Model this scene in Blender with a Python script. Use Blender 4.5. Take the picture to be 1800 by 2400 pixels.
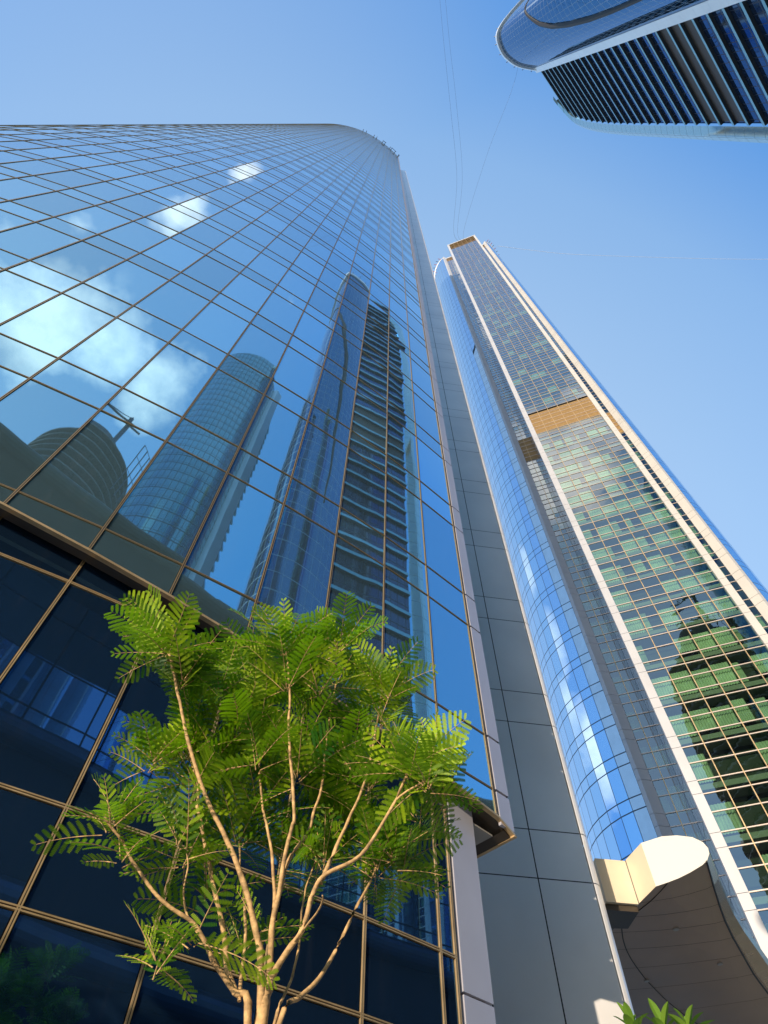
import bpy, bmesh, math, random
from mathutils import Vector, Matrix, noise

for o in list(bpy.data.objects): bpy.data.objects.remove(o, do_unlink=True)
C = bpy.context.scene.collection
SC = bpy.context.scene
PI = math.pi
R = math.radians
rnd = random.Random(7)

# ------------------------------------------------------------------ camera
cam_d = bpy.data.cameras.new('camera'); cam = bpy.data.objects.new('camera', cam_d); C.objects.link(cam)
cam_d.sensor_fit = 'VERTICAL'; cam_d.sensor_height = 36; cam_d.lens = 1450 * 36 / 2400
cam_d.clip_start = 0.05; cam_d.clip_end = 6000
_r = Vector((0.9997469, -0.0190480, 0.0119704)); _u = Vector((-0.0224970, -0.8464743, 0.5319540)); _f = Vector((0, 0.5320887, 0.8466886))
cam.matrix_world = Matrix(((_r.x, _u.x, -_f.x, 0), (_r.y, _u.y, -_f.y, 0), (_r.z, _u.z, -_f.z, 1.6), (0, 0, 0, 1)))
SC.camera = cam

# ------------------------------------------------------------------ sun, sky, exposure
SUN_AZ, SUN_EL = 212.3, 12.0
SC.view_settings.view_transform = 'Standard'; SC.view_settings.look = 'None'
SC.view_settings.exposure = 1.0; SC.view_settings.gamma = 1.0
sd = bpy.data.lights.new('sun', 'SUN'); sun = bpy.data.objects.new('sun', sd); C.objects.link(sun)
sd.energy = 3.0; sd.angle = R(0.55); sd.color = (1.0, 0.84, 0.64)
sv = Vector((math.sin(R(SUN_AZ)) * math.cos(R(SUN_EL)), math.cos(R(SUN_AZ)) * math.cos(R(SUN_EL)), math.sin(R(SUN_EL))))
sun.rotation_euler = sv.to_track_quat('Z', 'Y').to_euler()
w = bpy.data.worlds.new('World'); SC.world = w; w.use_nodes = True
nt = w.node_tree; nt.nodes.clear()
def N(t, kind, **kw):
    n = t.nodes.new(kind)
    for k, v in kw.items(): setattr(n, k, v)
    return n
def math_(t, op, a, b=None, c=None):
    n = N(t, 'ShaderNodeMath', operation=op)
    for i, x in enumerate((a, b, c)):
        if x is None: continue
        if isinstance(x, (int, float)): n.inputs[i].default_value = x
        else: t.links.new(x, n.inputs[i])
    return n.outputs[0]
def mixc(t, fac, a, b, mode='MIX'):
    n = N(t, 'ShaderNodeMix', data_type='RGBA', blend_type=mode)
    for s, x in ((n.inputs[0], fac), (n.inputs[6], a), (n.inputs[7], b)):
        if isinstance(x, (int, float)): s.default_value = x
        elif isinstance(x, tuple): s.default_value = (*x, 1) if len(x) == 3 else x
        else: t.links.new(x, s)
    return n.outputs[2]
def ramp(t, fac, stops):
    n = N(t, 'ShaderNodeValToRGB'); e = n.color_ramp.elements
    while len(e) < len(stops): e.new(0.5)
    for q, (p, col) in zip(e, stops): q.position = p; q.color = (*col, 1) if len(col) == 3 else col
    t.links.new(fac, n.inputs[0]); return n.outputs[0]
out = N(nt, 'ShaderNodeOutputWorld'); bg = N(nt, 'ShaderNodeBackground')
sky = N(nt, 'ShaderNodeTexSky', sky_type='NISHITA'); sky.sun_disc = False
sky.sun_elevation = R(SUN_EL); sky.sun_rotation = R(SUN_AZ); sky.air_density = 1.0; sky.dust_density = 0.6; sky.ozone_density = 2.5; sky.altitude = 0
SKY = 0.15
tc = N(nt, 'ShaderNodeTexCoord')
# clouds stand behind the camera, between 50 and 80 degrees up: soft patches round given bearings
def dirv(az, el): return (math.sin(R(az)) * math.cos(R(el)), math.cos(R(az)) * math.cos(R(el)), math.sin(R(el)))
nz = N(nt, 'ShaderNodeTexNoise'); nz.inputs['Scale'].default_value = 7.5; nz.inputs['Detail'].default_value = 7; nz.inputs['Roughness'].default_value = 0.58
nt.links.new(tc.outputs['Generated'], nz.inputs['Vector'])
blobs = [(202, 56.5, .15, .95), (191, 58, .13, .95), (181, 61, .11, .95), (168, 61, .09, .95), (203, 72, .05, 1.0), (211, 78, .032, .85), (212, 64, .045, .8), (216, 59.5, .06, .8),
         (150, 74, .03, .4), (285, 38, .12, .95), (270, 35, .13, .9), (275, 44, .09, 1.0), (292, 50, .07, .8), (318, 70, .045, .8), (303, 72, .04, .9)]
tot = None
for az, el, s, a in blobs:
    vm = N(nt, 'ShaderNodeVectorMath', operation='DISTANCE'); nt.links.new(tc.outputs['Generated'], vm.inputs[0]); vm.inputs[1].default_value = dirv(az, el)
    v = math_(nt, 'MULTIPLY', math_(nt, 'MAXIMUM', math_(nt, 'SUBTRACT', 1.15, math_(nt, 'DIVIDE', vm.outputs['Value'], s)), 0.0), a)
    tot = v if tot is None else math_(nt, 'MAXIMUM', tot, v)
cm = math_(nt, 'MULTIPLY', math_(nt, 'SUBTRACT', math_(nt, 'ADD', math_(nt, 'MINIMUM', tot, 0.8), math_(nt, 'MULTIPLY', math_(nt, 'SUBTRACT', nz.outputs['Fac'], 0.5), 2.3)), .37), 1.35)
n_ = N(nt, 'ShaderNodeClamp'); nt.links.new(cm, n_.inputs[0]); cloud = math_(nt, 'MULTIPLY', n_.outputs[0], math_(nt, 'MINIMUM', math_(nt, 'MULTIPLY', tot, 4.0), 1.0))
vd = N(nt, 'ShaderNodeVectorMath', operation='DOT_PRODUCT'); nt.links.new(tc.outputs['Generated'], vd.inputs[0]); vd.inputs[1].default_value = dirv(-10, 30)
# clear desert-coast sky: pale to the north, deep blue to the south; partly the physical sky, partly measured tones
tone = ramp(nt, vd.outputs['Value'], [(0.0, (.06, .335, .74)), (.36, (.090, .315, .785)), (.51, (.285, .505, .85)), (.68, (.40, .61, .90)), (.9, (.50, .67, .915))])
skyc = mixc(nt, 1.0, sky.outputs[0], (1.5, 1.75, 1.9), 'MULTIPLY')
gl = N(nt, 'ShaderNodeVectorMath', operation='DOT_PRODUCT'); nt.links.new(tc.outputs['Generated'], gl.inputs[0]); gl.inputs[1].default_value = dirv(206, 44)
glow = ramp(nt, gl.outputs['Value'], [(.68, (0, 0, 0)), (.90, (.38, .38, .38)), (1.0, (.75, .75, .75))])
tone = mixc(nt, glow, tone, (.60, .72, .80))
skyc = mixc(nt, .82, skyc, mixc(nt, 1.0, tone, (3.3, 3.3, 3.3), 'MULTIPLY'))
skyc = mixc(nt, math_(nt, 'MULTIPLY', cloud, 0.92), skyc, (5.8, 5.5, 5.2))
nt.links.new(skyc, bg.inputs[0]); bg.inputs[1].default_value = SKY
nt.links.new(bg.outputs[0], out.inputs[0])

# ------------------------------------------------------------------ materials
def mat(name, col=(.5, .5, .5), rough=.5, metal=0.0, spec=.5, noise_=0.0, nscale=2.0, tint=None):
    m = bpy.data.materials.new(name); m.use_nodes = True; t = m.node_tree; b = t.nodes['Principled BSDF']
    b.inputs['Base Color'].default_value = (*col, 1); b.inputs['Roughness'].default_value = rough; b.inputs['Metallic'].default_value = metal
    b.inputs['Specular IOR Level'].default_value = spec
    if noise_:
        tcn = N(t, 'ShaderNodeTexCoord'); n = N(t, 'ShaderNodeTexNoise'); n.inputs['Scale'].default_value = nscale; n.inputs['Detail'].default_value = 6
        t.links.new(tcn.outputs['Object'], n.inputs['Vector'])
        lo = tuple(c * (1 - noise_) for c in col); hi = tuple(min(1, c * (1 + noise_)) for c in col)
        t.links.new(ramp(t, n.outputs['Fac'], [(.3, lo), (.7, hi)]), b.inputs['Base Color'])
        t.links.new(math_(t, 'ADD', rough - .06, math_(t, 'MULTIPLY', n.outputs['Fac'], .12)), b.inputs['Roughness'])
    return m

def facade_glass(name, col, metal=.92, rough=.015, bump=.0, bscale=.9, dirt=0.0, grid=None, gridcol=(.02, .03, .04), vary=0.0):
    """coated solar glass: tinted mirror, slightly uneven panes; optional fine pane grid laid out in the wall's own metres (uv)"""
    m = mat(name, col, rough, metal); t = m.node_tree; b = t.nodes['Principled BSDF']
    tcn = N(t, 'ShaderNodeTexCoord')
    base = None
    if bump:
        n = N(t, 'ShaderNodeTexNoise'); n.inputs['Scale'].default_value = bscale; n.inputs['Detail'].default_value = 1.5
        mp = N(t, 'ShaderNodeMapping'); mp.inputs['Scale'].default_value = (1, 1, .55)
        t.links.new(tcn.outputs['Object'], mp.inputs[0]); t.links.new(mp.outputs[0], n.inputs['Vector'])
        bp = N(t, 'ShaderNodeBump'); bp.inputs['Strength'].default_value = 1.0; bp.inputs['Distance'].default_value = bump
        t.links.new(n.outputs['Fac'], bp.inputs['Height']); t.links.new(bp.outputs[0], b.inputs['Normal'])
    if vary:
        at = N(t, 'ShaderNodeAttribute', attribute_name='shade'); base = mixc(t, at.outputs['Fac'], tuple(c * (1 - vary) for c in col), tuple(min(1, c * (1 + vary)) for c in col))
        t.links.new(base, b.inputs['Base Color'])
    if grid:
        sep = N(t, 'ShaderNodeSeparateXYZ'); t.links.new(tcn.outputs['UV'], sep.inputs[0])
        mask = None
        for axis, (pitch, width, off) in zip('XYY', grid):
            f = math_(t, 'FRACT', math_(t, 'DIVIDE', math_(t, 'ADD', sep.outputs[axis], off), pitch))
            k = math_(t, 'LESS_THAN', f, width / pitch); mask = k if mask is None else math_(t, 'MAXIMUM', mask, k)
        t.links.new(mixc(t, mask, base if base else col, gridcol), b.inputs['Base Color'])
        t.links.new(math_(t, 'ADD', rough, math_(t, 'MULTIPLY', mask, .45)), b.inputs['Roughness'])
        t.links.new(math_(t, 'MULTIPLY', math_(t, 'SUBTRACT', 1.0, mask), metal), b.inputs['Metallic'])
    if dirt:
        # rain-washed dust: fine drips and rubbed patches, as thin matte film
        mp2 = N(t, 'ShaderNodeMapping'); mp2.inputs['Scale'].default_value = (5, 5, .55); t.links.new(tcn.outputs['Object'], mp2.inputs[0])
        n2 = N(t, 'ShaderNodeTexNoise'); n2.inputs['Scale'].default_value = 2.2; n2.inputs['Detail'].default_value = 5; n2.inputs['Distortion'].default_value = .6; t.links.new(mp2.outputs[0], n2.inputs['Vector'])
        n3 = N(t, 'ShaderNodeTexNoise'); n3.inputs['Scale'].default_value = .35; n3.inputs['Detail'].default_value = 3; t.links.new(tcn.outputs['Object'], n3.inputs['Vector'])
        s = ramp(t, n2.outputs['Fac'], [(.56, (0, 0, 0)), (.76, (1, 1, 1))]); l = ramp(t, n3.outputs['Fac'], [(.42, (.08, .08, .08)), (.7, (1, 1, 1))])
        d = N(t, 'ShaderNodeBsdfDiffuse'); d.inputs[0].default_value = (.62, .62, .6, 1)
        mx = N(t, 'ShaderNodeMixShader'); t.links.new(math_(t, 'ADD', dirt * .12, math_(t, 'MULTIPLY', math_(t, 'MULTIPLY', s, l), dirt)), mx.inputs[0])
        t.links.new(b.outputs[0], mx.inputs[1]); t.links.new(d.outputs[0], mx.inputs[2])
        t.links.new(mx.outputs[0], t.nodes['Material Output'].inputs[0])
    return m

def window_glass(name, tint, refl, f0=.12):
    """see-through tinted glass with a mirror coating that grows towards grazing view"""
    m = bpy.data.materials.new(name); m.use_nodes = True; t = m.node_tree; t.nodes.clear()
    o = N(t, 'ShaderNodeOutputMaterial'); tr = N(t, 'ShaderNodeBsdfTransparent'); tr.inputs[0].default_value = (*tint, 1)
    g = N(t, 'ShaderNodeBsdfGlossy'); g.inputs[0].default_value = (*refl, 1); g.inputs['Roughness'].default_value = .01
    lw = N(t, 'ShaderNodeFresnel'); lw.inputs[0].default_value = 1.5
    fac = math_(t, 'MINIMUM', math_(t, 'ADD', f0, math_(t, 'MULTIPLY', lw.outputs[0], 2.0)), 1.0)
    at = N(t, 'ShaderNodeTexCoord'); n = N(t, 'ShaderNodeTexNoise'); n.inputs['Scale'].default_value = .8; t.links.new(at.outputs['Object'], n.inputs['Vector'])
    bp = N(t, 'ShaderNodeBump'); bp.inputs['Distance'].default_value = .004; t.links.new(n.outputs['Fac'], bp.inputs['Height']); t.links.new(bp.outputs[0], g.inputs['Normal'])
    mx = N(t, 'ShaderNodeMixShader'); t.links.new(fac, mx.inputs[0]); t.links.new(tr.outputs[0], mx.inputs[1]); t.links.new(g.outputs[0], mx.inputs[2]); t.links.new(mx.outputs[0], o.inputs[0])
    return m

M = {}
M['t1glass'] = facade_glass('blue_mirror_glass', (.34, .63, .79), bump=.0031, bscale=.75, dirt=.038, vary=.14)
M['podium'] = facade_glass('dark_podium_glass', (.032, .105, .25), metal=.9, bump=.0016, dirt=.012, vary=.2)
M['gold'] = mat('bronze_gold_trim', (.60, .42, .22), .36, .6, noise_=.2, nscale=3)
M['bead'] = mat('slim_bronze_bead', (.40, .28, .15), .4, .5)
M['channel'] = mat('dark_joint', (.018, .015, .012), .6)
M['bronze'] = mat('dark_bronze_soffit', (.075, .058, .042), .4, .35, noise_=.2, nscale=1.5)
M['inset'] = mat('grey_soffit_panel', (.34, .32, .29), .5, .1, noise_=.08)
M['strip'] = mat('pale_lilac_panel', (.50, .49, .55), .38, .35, noise_=.05, nscale=1.2)
M['grey'] = mat('grey_cladding', (.88, .86, .85), .38, .32, noise_=.07, nscale=.5)
M['white'] = mat('cream_white_panel', (.52, .50, .47), .45, .1, noise_=.05, nscale=.3)
M['palegrey'] = mat('shaded_fin_panel', (.46, .46, .48), .45, .15, noise_=.05, nscale=.3)  # fin panel with shade put into its colour; parapets and core share it
M['ledge'] = mat('pinkish_transom', (.60, .50, .43), .4, .35)
M['louvre'] = mat('gold_louvre', (.36, .225, .085), .6, .0, noise_=.12, nscale=4)
M['curtain'] = mat('curtain_fabric', (.54, .60, .47), .9, noise_=.2, nscale=.6)
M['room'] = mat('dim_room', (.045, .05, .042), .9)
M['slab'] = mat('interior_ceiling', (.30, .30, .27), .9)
M['vglass'] = window_glass('green_window_glass', (.50, .69, .55), (.86, .94, 1.0), .17)
M['t2side'] = facade_glass('tower_side_glass', (.52, .74, .95), bump=.006, bscale=.35, grid=((6.9 * math.radians(150) / 17, .05, .025), (3.66, .10, .6), (3.66, .10, -.4)), gridcol=(.05, .08, .13))
M['t2flank'] = facade_glass('flank_glass', (.42, .47, .55), metal=.7, rough=.06, grid=((1.35, .06, 0), (3.65, .08, 0)))
M['t3glass'] = facade_glass('far_tower_glass', (.075, .19, .33), bump=.012, bscale=.14, grid=((1.3, .05, 0), (3.6, .14, 0)), gridcol=(.30, .36, .42))
M['t3dark'] = facade_glass('recessed_window_glass', (.055, .085, .15), metal=.75, rough=.03, bump=.01, bscale=.15, grid=((1.5, .12, 0), (5.4, .3, 0)), gridcol=(.02, .02, .025))
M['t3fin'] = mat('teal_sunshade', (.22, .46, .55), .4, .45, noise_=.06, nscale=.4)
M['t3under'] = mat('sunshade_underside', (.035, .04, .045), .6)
M['t3edge'] = mat('white_edge_panel', (.88, .90, .90), .35, .45, noise_=.04, nscale=.3)
M['teal'] = facade_glass('teal_edge_glass', (.34, .55, .62), metal=.8, rough=.06, grid=((2.2, .10, 0), (3.6, .12, 0)), gridcol=(.10, .18, .2))
M['brown'] = mat('brown_louvre', (.05, .033, .022), .5, .2)
M['soffit'] = mat('brown_canopy_panel', (.33, .225, .155), .38, .2, noise_=.08, nscale=1.0)
M['nose'] = mat('bronze_nosing', (.42, .33, .25), .26, .7, noise_=.06)
M['cream'] = mat('cream_panel', (.70, .60, .44), .5, .05, noise_=.04)
M['canwhite'] = mat('white_canopy_end', (.58, .56, .52), .5)
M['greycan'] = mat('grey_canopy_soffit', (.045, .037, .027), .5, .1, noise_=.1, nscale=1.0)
M['bluewall'] = facade_glass('blue_pavilion_glass', (.60, .88, 1.0), bump=.006, bscale=.3, grid=((3.4, .12, 0), (3.0, .13, 0)), gridcol=(.01, .01, .015))
M['t4glass'] = facade_glass('teal_tower_glass', (.13, .33, .40), metal=.85, rough=.07, bump=.01, bscale=.15, grid=((1.2, .10, 0), (3.6, .30, 0), (3.6, .12, -.9)), gridcol=(.03, .055, .07))
M['band'] = mat('dark_metal_band', (.16, .17, .20), .28, .7)
M['concrete'] = mat('bare_concrete', (.19, .18, .165), .85, noise_=.2)
M['bark'] = mat('pale_tan_bark', (.46, .285, .125), .8, noise_=.5, nscale=26)
_t = M['bark'].node_tree; _c = N(_t, 'ShaderNodeTexCoord'); _m = N(_t, 'ShaderNodeMapping'); _m.inputs['Scale'].default_value = (22, 22, 70); _t.links.new(_c.outputs['Object'], _m.inputs[0])
_n = N(_t, 'ShaderNodeTexNoise'); _n.inputs['Scale'].default_value = 1.0; _n.inputs['Detail'].default_value = 4; _t.links.new(_m.outputs[0], _n.inputs['Vector'])
_b = N(_t, 'ShaderNodeBump'); _b.inputs['Distance'].default_value = .006; _t.links.new(_n.outputs['Fac'], _b.inputs['Height']); _t.links.new(_b.outputs[0], _t.nodes['Principled BSDF'].inputs['Normal'])
M['litcable'] = mat('sunlit_steel_cable', (.8, .82, .85), .4, .1)  # sunlight on the right-hand cable is put into this lighter colour
M['cable'] = mat('thin_steel_cable', (.20, .25, .33), .5, .3)
M['red'] = mat('red_steel', (.45, .06, .05), .5)
M['steel'] = mat('dark_steel', (.06, .065, .075), .5, .4)
M['pave'] = mat('stone_paving', (.36, .34, .31), .7, noise_=.12, nscale=.8)
M['planter'] = mat('planter_stone', (.40, .37, .33), .7, noise_=.1)
M['soil'] = mat('soil', (.07, .05, .035), .95, noise_=.4, nscale=9)
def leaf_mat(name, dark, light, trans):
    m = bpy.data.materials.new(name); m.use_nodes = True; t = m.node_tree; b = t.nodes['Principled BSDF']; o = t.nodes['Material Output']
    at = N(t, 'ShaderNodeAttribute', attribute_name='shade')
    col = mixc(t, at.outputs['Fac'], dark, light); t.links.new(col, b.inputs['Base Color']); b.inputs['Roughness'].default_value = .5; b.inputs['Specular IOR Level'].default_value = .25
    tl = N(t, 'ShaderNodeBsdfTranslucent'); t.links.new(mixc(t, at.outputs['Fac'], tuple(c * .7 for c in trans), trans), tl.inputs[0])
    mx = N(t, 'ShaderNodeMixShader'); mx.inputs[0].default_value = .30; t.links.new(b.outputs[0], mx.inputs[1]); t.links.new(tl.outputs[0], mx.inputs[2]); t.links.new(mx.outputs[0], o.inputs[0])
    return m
M['leaf'] = leaf_mat('feathery_leaf', (.010, .075, .003), (.40, .54, .014), (.32, .70, .01))  # sunlit tips and shadowed inner fronds are put into these leaf tones
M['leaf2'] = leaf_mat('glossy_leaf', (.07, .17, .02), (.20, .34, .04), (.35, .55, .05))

M['t3dark'].node_tree.nodes['Principled BSDF'].inputs['Specular Tint'].default_value = (.30, .52, .95, 1)
for k_ in ('t3glass',): M[k_].node_tree.nodes['Principled BSDF'].inputs['Specular Tint'].default_value = (.42, .58, .78, 1)
# ------------------------------------------------------------------ mesh helpers
class MB:
    def __init__(s): s.v = []; s.f = []; s.uv = []; s.mi = []; s.sh = []
    def face(s, pts, uv=None, mi=0, sh=.5):
        i = len(s.v); s.v += [tuple(p) for p in pts]; s.f.append(tuple(range(i, i + len(pts)))); s.mi.append(mi); s.sh.append(sh)
        s.uv.append(uv if uv else [(0, 0)] * len(pts))
    def hexa(s, a, b, mi=0, caps=True):
        """a and b: two loops of equal length, joined by side faces"""
        n = len(a)
        for k in range(n): s.face((a[k], a[(k + 1) % n], b[(k + 1) % n], b[k]), mi=mi)
        if caps: s.face(list(reversed(a)), mi=mi); s.face(b, mi=mi)
    def box(s, x0, x1, y0, y1, z0, z1, mi=0):
        s.hexa([(x0, y0, z0), (x1, y0, z0), (x1, y1, z0), (x0, y1, z0)], [(x0, y0, z1), (x1, y0, z1), (x1, y1, z1), (x0, y1, z1)], mi)
    def tube(s, pts, rad, n=7, mi=0):
        pts = [Vector(p) for p in pts]; rings = []
        for i, p in enumerate(pts):
            d = (pts[min(i + 1, len(pts) - 1)] - pts[max(i - 1, 0)]).normalized()
            a = d.cross(Vector((.13, .31, .94)) if abs(d.z) < .9 else Vector((1, .1, 0))).normalized(); b = d.cross(a)
            r = rad[i] if isinstance(rad, (list, tuple)) else rad
            rings.append([p + (a * math.cos(2 * PI * k / n) + b * math.sin(2 * PI * k / n)) * r for k in range(n)])
        base = len(s.v)
        for r in rings: s.v += [tuple(q) for q in r]
        for i in range(len(rings) - 1):
            for k in range(n):
                s.f.append((base + i * n + k, base + i * n + (k + 1) % n, base + (i + 1) * n + (k + 1) % n, base + (i + 1) * n + k)); s.mi.append(mi); s.sh.append(.5); s.uv.append([(0, 0)] * 4)
        for e in (0, len(rings) - 1):
            s.f.append(tuple(base + e * n + k for k in range(n))); s.mi.append(mi); s.sh.append(.5); s.uv.append([(0, 0)] * n)
    def wall(s, pts, z0, z1, u0=0.0, mi=0, closed=False):
        """vertical wall over a plan polyline; z0, z1 numbers or lists; uv in metres"""
        u = u0; P = [Vector(p) for p in pts]
        if closed: P = P + [P[0]]
        for i in range(len(P) - 1):
            a, b = P[i], P[i + 1]; L = (b - a).length
            za, zb = (z0[i], z0[i + 1]) if isinstance(z0, list) else (z0, z0); ta, tb = (z1[i], z1[i + 1]) if isinstance(z1, list) else (z1, z1)
            s.face(((a.x, a.y, za), (b.x, b.y, zb), (b.x, b.y, tb), (a.x, a.y, ta)), [(u, za), (u + L, zb), (u + L, tb), (u, ta)], mi); u += L
        return u
    def obj(s, name, mats, parent=None, smooth=False):
        me = bpy.data.meshes.new(name); me.from_pydata(s.v, [], s.f)
        for m in (mats if isinstance(mats, (list, tuple)) else [mats]): me.materials.append(m)
        me.polygons.foreach_set('material_index', s.mi)
        ul = me.uv_layers.new(name='UVMap'); flat = [c for f in s.uv for p in f for c in p]; ul.data.foreach_set('uv', flat)
        at = me.attributes.new('shade', 'FLOAT', 'FACE'); at.data.foreach_set('value', s.sh)
        if smooth: me.polygons.foreach_set('use_smooth', [True] * len(s.f))
        me.update(); o = bpy.data.objects.new(name, me); C.objects.link(o)
        if parent: o.parent = parent; o.matrix_parent_inverse = Matrix.Translation(parent.location).inverted()
        return o
def tag(o, label=None, cat=None, group=None, kind=None):
    if label: o['label'] = label
    if cat: o['category'] = cat
    if group: o['group'] = group
    if kind: o['kind'] = kind
    return o
def thing(name, label, cat, loc=(0, 0, 0), group=None):
    o = bpy.data.objects.new(name, None); C.objects.link(o); o.location = loc
    return tag(o, label, cat, group)
def hv(deg): return Vector((math.sin(R(deg)), math.cos(R(deg))))

# ------------------------------------------------------------------ ground
g = MB(); g.face(((-1500, -1500, 0), (1500, -1500, 0), (1500, 1500, 0), (-1500, 1500, 0)))
tag(g.obj('ground', M['pave']), kind='structure')

# ================================================================== near glass tower, left
H1 = 222.0
T1W = 1.1306
def t1_plan():
    h = lambda k: 48.0 + 1.97 * k + .005 * k * k
    P = [Vector((2.03, 8.84))]; pos = P[0] - .356 * hv(h(-.2)); P.append(pos)
    for k in range(30):
        pos = pos - T1W * hv(h(k + .5)); P.append(pos)
    return P                                            # P[0] free end, P[1] last mullion, then one point per panel, going left
T1 = t1_plan()
def inward(P, i):                                       # unit normal pointing into the building
    a = P[max(i - 1, 0)]; b = P[min(i + 1, len(P) - 1)]; d = (a - b).normalized(); return Vector((-d.y, d.x))
IN = [inward(T1, i) for i in range(len(T1))]
def soff(i): return min(6.79 + .158 * (i - 0.0), 8.2)   # the facade's lower edge climbs slowly to the left
tower = thing('glass_tower', 'huge curved blue mirror-glass tower with gold grid rising straight behind the leafy tree', 'tower', (2.03, 8.84, 0))
ZL = []                                                 # transom heights
z = 7.39 - 3.66
while z < H1 - .6:
    ZL += [z, z + 1.0]; z += 3.66
ZL = [q for q in ZL if q > 7.0 and q < H1 - .4]
# panes
panes = []
NP = 24
for i in range(1, NP):
    zs = [soff(i) - .0] + [q for q in ZL if q > soff(i) + .12] + [H1]
    a, b = T1[i], T1[i + 1]
    for j in range(len(zs) - 1):
        z0, z1 = zs[j], zs[j + 1]
        za = soff(i) if j == 0 else z0; zb = soff(i + 1) if j == 0 else z0
        d = (b - a).normalized(); n = IN[i]
        g0 = .024
        A = a + d * g0; B = b - d * g0
        t1, t2 = rnd.gauss(0, .0016), rnd.gauss(0, .0026)
        def pt(p, s, z, zz): q = p + n * (.012 + s * t1 * .5 + zz * t2 * .5); return (q.x, q.y, z)
        f = (pt(B, -1, zb + g0, -1), pt(A, 1, za + g0, -1), pt(A, 1, z1 - g0, 1), pt(B, -1, z1 - g0, 1))
        dist = math.hypot((a.x + b.x) / 2, (a.y + b.y) / 2); panes.append(((z0 + z1) / 2 + (0 if i < 15 else 400), f, rnd.random(), j))
panes.sort(key=lambda q: q[0])
rest = MB()
for k, (_, f, sh, j) in enumerate(panes):
    if k < 100:
        m = MB(); m.face(f, sh=sh); m.obj('glass_pane', M['t1glass'], tower)
    else: rest.face(f, sh=sh)
tag(rest.obj('upper_glass_panes', M['t1glass'], tower), kind='stuff')
# backing behind the panes closes the gaps
m = MB(); m.wall([T1[i] + IN[i] * .05 for i in range(0, 31)], [soff(i) + .02 for i in range(31)], H1); m.obj('backing', M['channel'], tower)
# mullions: a dark joint between two gold beads
def bar_v(mb, p, d, n, z0, z1, wd=.024, pr=.004, bead=.0042):
    for s in (-1, 1):
        c0 = p + d * (s * wd / 2); q = [c0 - d * bead - n * pr, c0 + d * bead - n * pr, c0 + d * bead + n * .03, c0 - d * bead + n * .03]
        mb.hexa([(v.x, v.y, z0) for v in q], [(v.x, v.y, z1) for v in q], 0)
    q = [p - d * (wd / 2 - bead) - n * .004, p + d * (wd / 2 - bead) - n * .004]
    mb.face([(q[0].x, q[0].y, z0), (q[1].x, q[1].y, z0), (q[1].x, q[1].y, z1), (q[0].x, q[0].y, z1)], mi=1)
for i in range(1, NP + 1):
    d = (T1[max(i - 1, 0)] - T1[i + 1]).normalized(); m = MB(); bar_v(m, T1[i], d, IN[i], soff(i), H1)
    m.obj('mullion', [M['bead'], M['channel']], tower)
def bar_h(mb, P, nn, z, i0, i1, off=0.0, ht=.018, pr=.002, bead=.0032):
    """a transom following the plan curve: gold beads above and below a dark joint"""
    for k in range(i0, i1):
        a, b, na, nb = P[k], P[k + 1], nn[k], nn[k + 1]
        for s in (-1, 1):
            zc = z + s * ht / 2
            A0 = a - na * (pr - off); B0 = b - nb * (pr - off); A1 = a + na * (.03 + off); B1 = b + nb * (.03 + off)
            loop0 = [(A0.x, A0.y, zc - bead), (A0.x, A0.y, zc + bead), (A1.x, A1.y, zc + bead), (A1.x, A1.y, zc - bead)]
            loop1 = [(B0.x, B0.y, zc - bead), (B0.x, B0.y, zc + bead), (B1.x, B1.y, zc + bead), (B1.x, B1.y, zc - bead)]
            mb.hexa(loop0, loop1, 0, caps=(k == i0))
        A0 = a + na * (off + .003); B0 = b + nb * (off + .003)
        mb.face([(B0.x, B0.y, z - ht / 2 + bead), (A0.x, A0.y, z - ht / 2 + bead), (A0.x, A0.y, z + ht / 2 - bead), (B0.x, B0.y, z + ht / 2 - bead)], mi=1)
restt = MB()
for k, q in enumerate(ZL):
    i1 = NP
    while i1 > 1 and soff(i1) > q - .05: i1 -= 1
    m = MB() if k < 100 else restt
    bar_h(m, T1, IN, q, 1, i1)
    if k < 100: m.obj('transom', [M['bead'], M['channel']], tower)
tag(restt.obj('upper_transoms', [M['bead'], M['channel']], tower), kind='stuff')
# pale panels up the free end
m = MB()
zs = [soff(0) + .03] + [q for q in ZL if q > soff(0) + .2] + [H1 + .2]
dE = (T1[0] - T1[1]).normalized(); nE = IN[0]
bk = T1[0] + nE * .83 - dE * .02
for j in range(len(zs) - 1):
    z0, z1 = zs[j] + .022, zs[j + 1] - .022
    a = T1[0]; b = T1[1] + dE * .06
    q = [b - nE * .01, a - nE * .01, a + nE * .04, b + nE * .04]
    m.hexa([(v.x, v.y, z0) for v in q], [(v.x, v.y, z1) for v in q])
    q = [a - nE * .008 - dE * .03, a + dE * .002 - nE * .008, a + dE * .002 + nE * .83, a - dE * .03 + nE * .83]
    m.hexa([(v.x, v.y, z0) for v in q], [(v.x, v.y, z1) for v in q])
m.obj('end_panels', M['strip'], tower)
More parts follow.
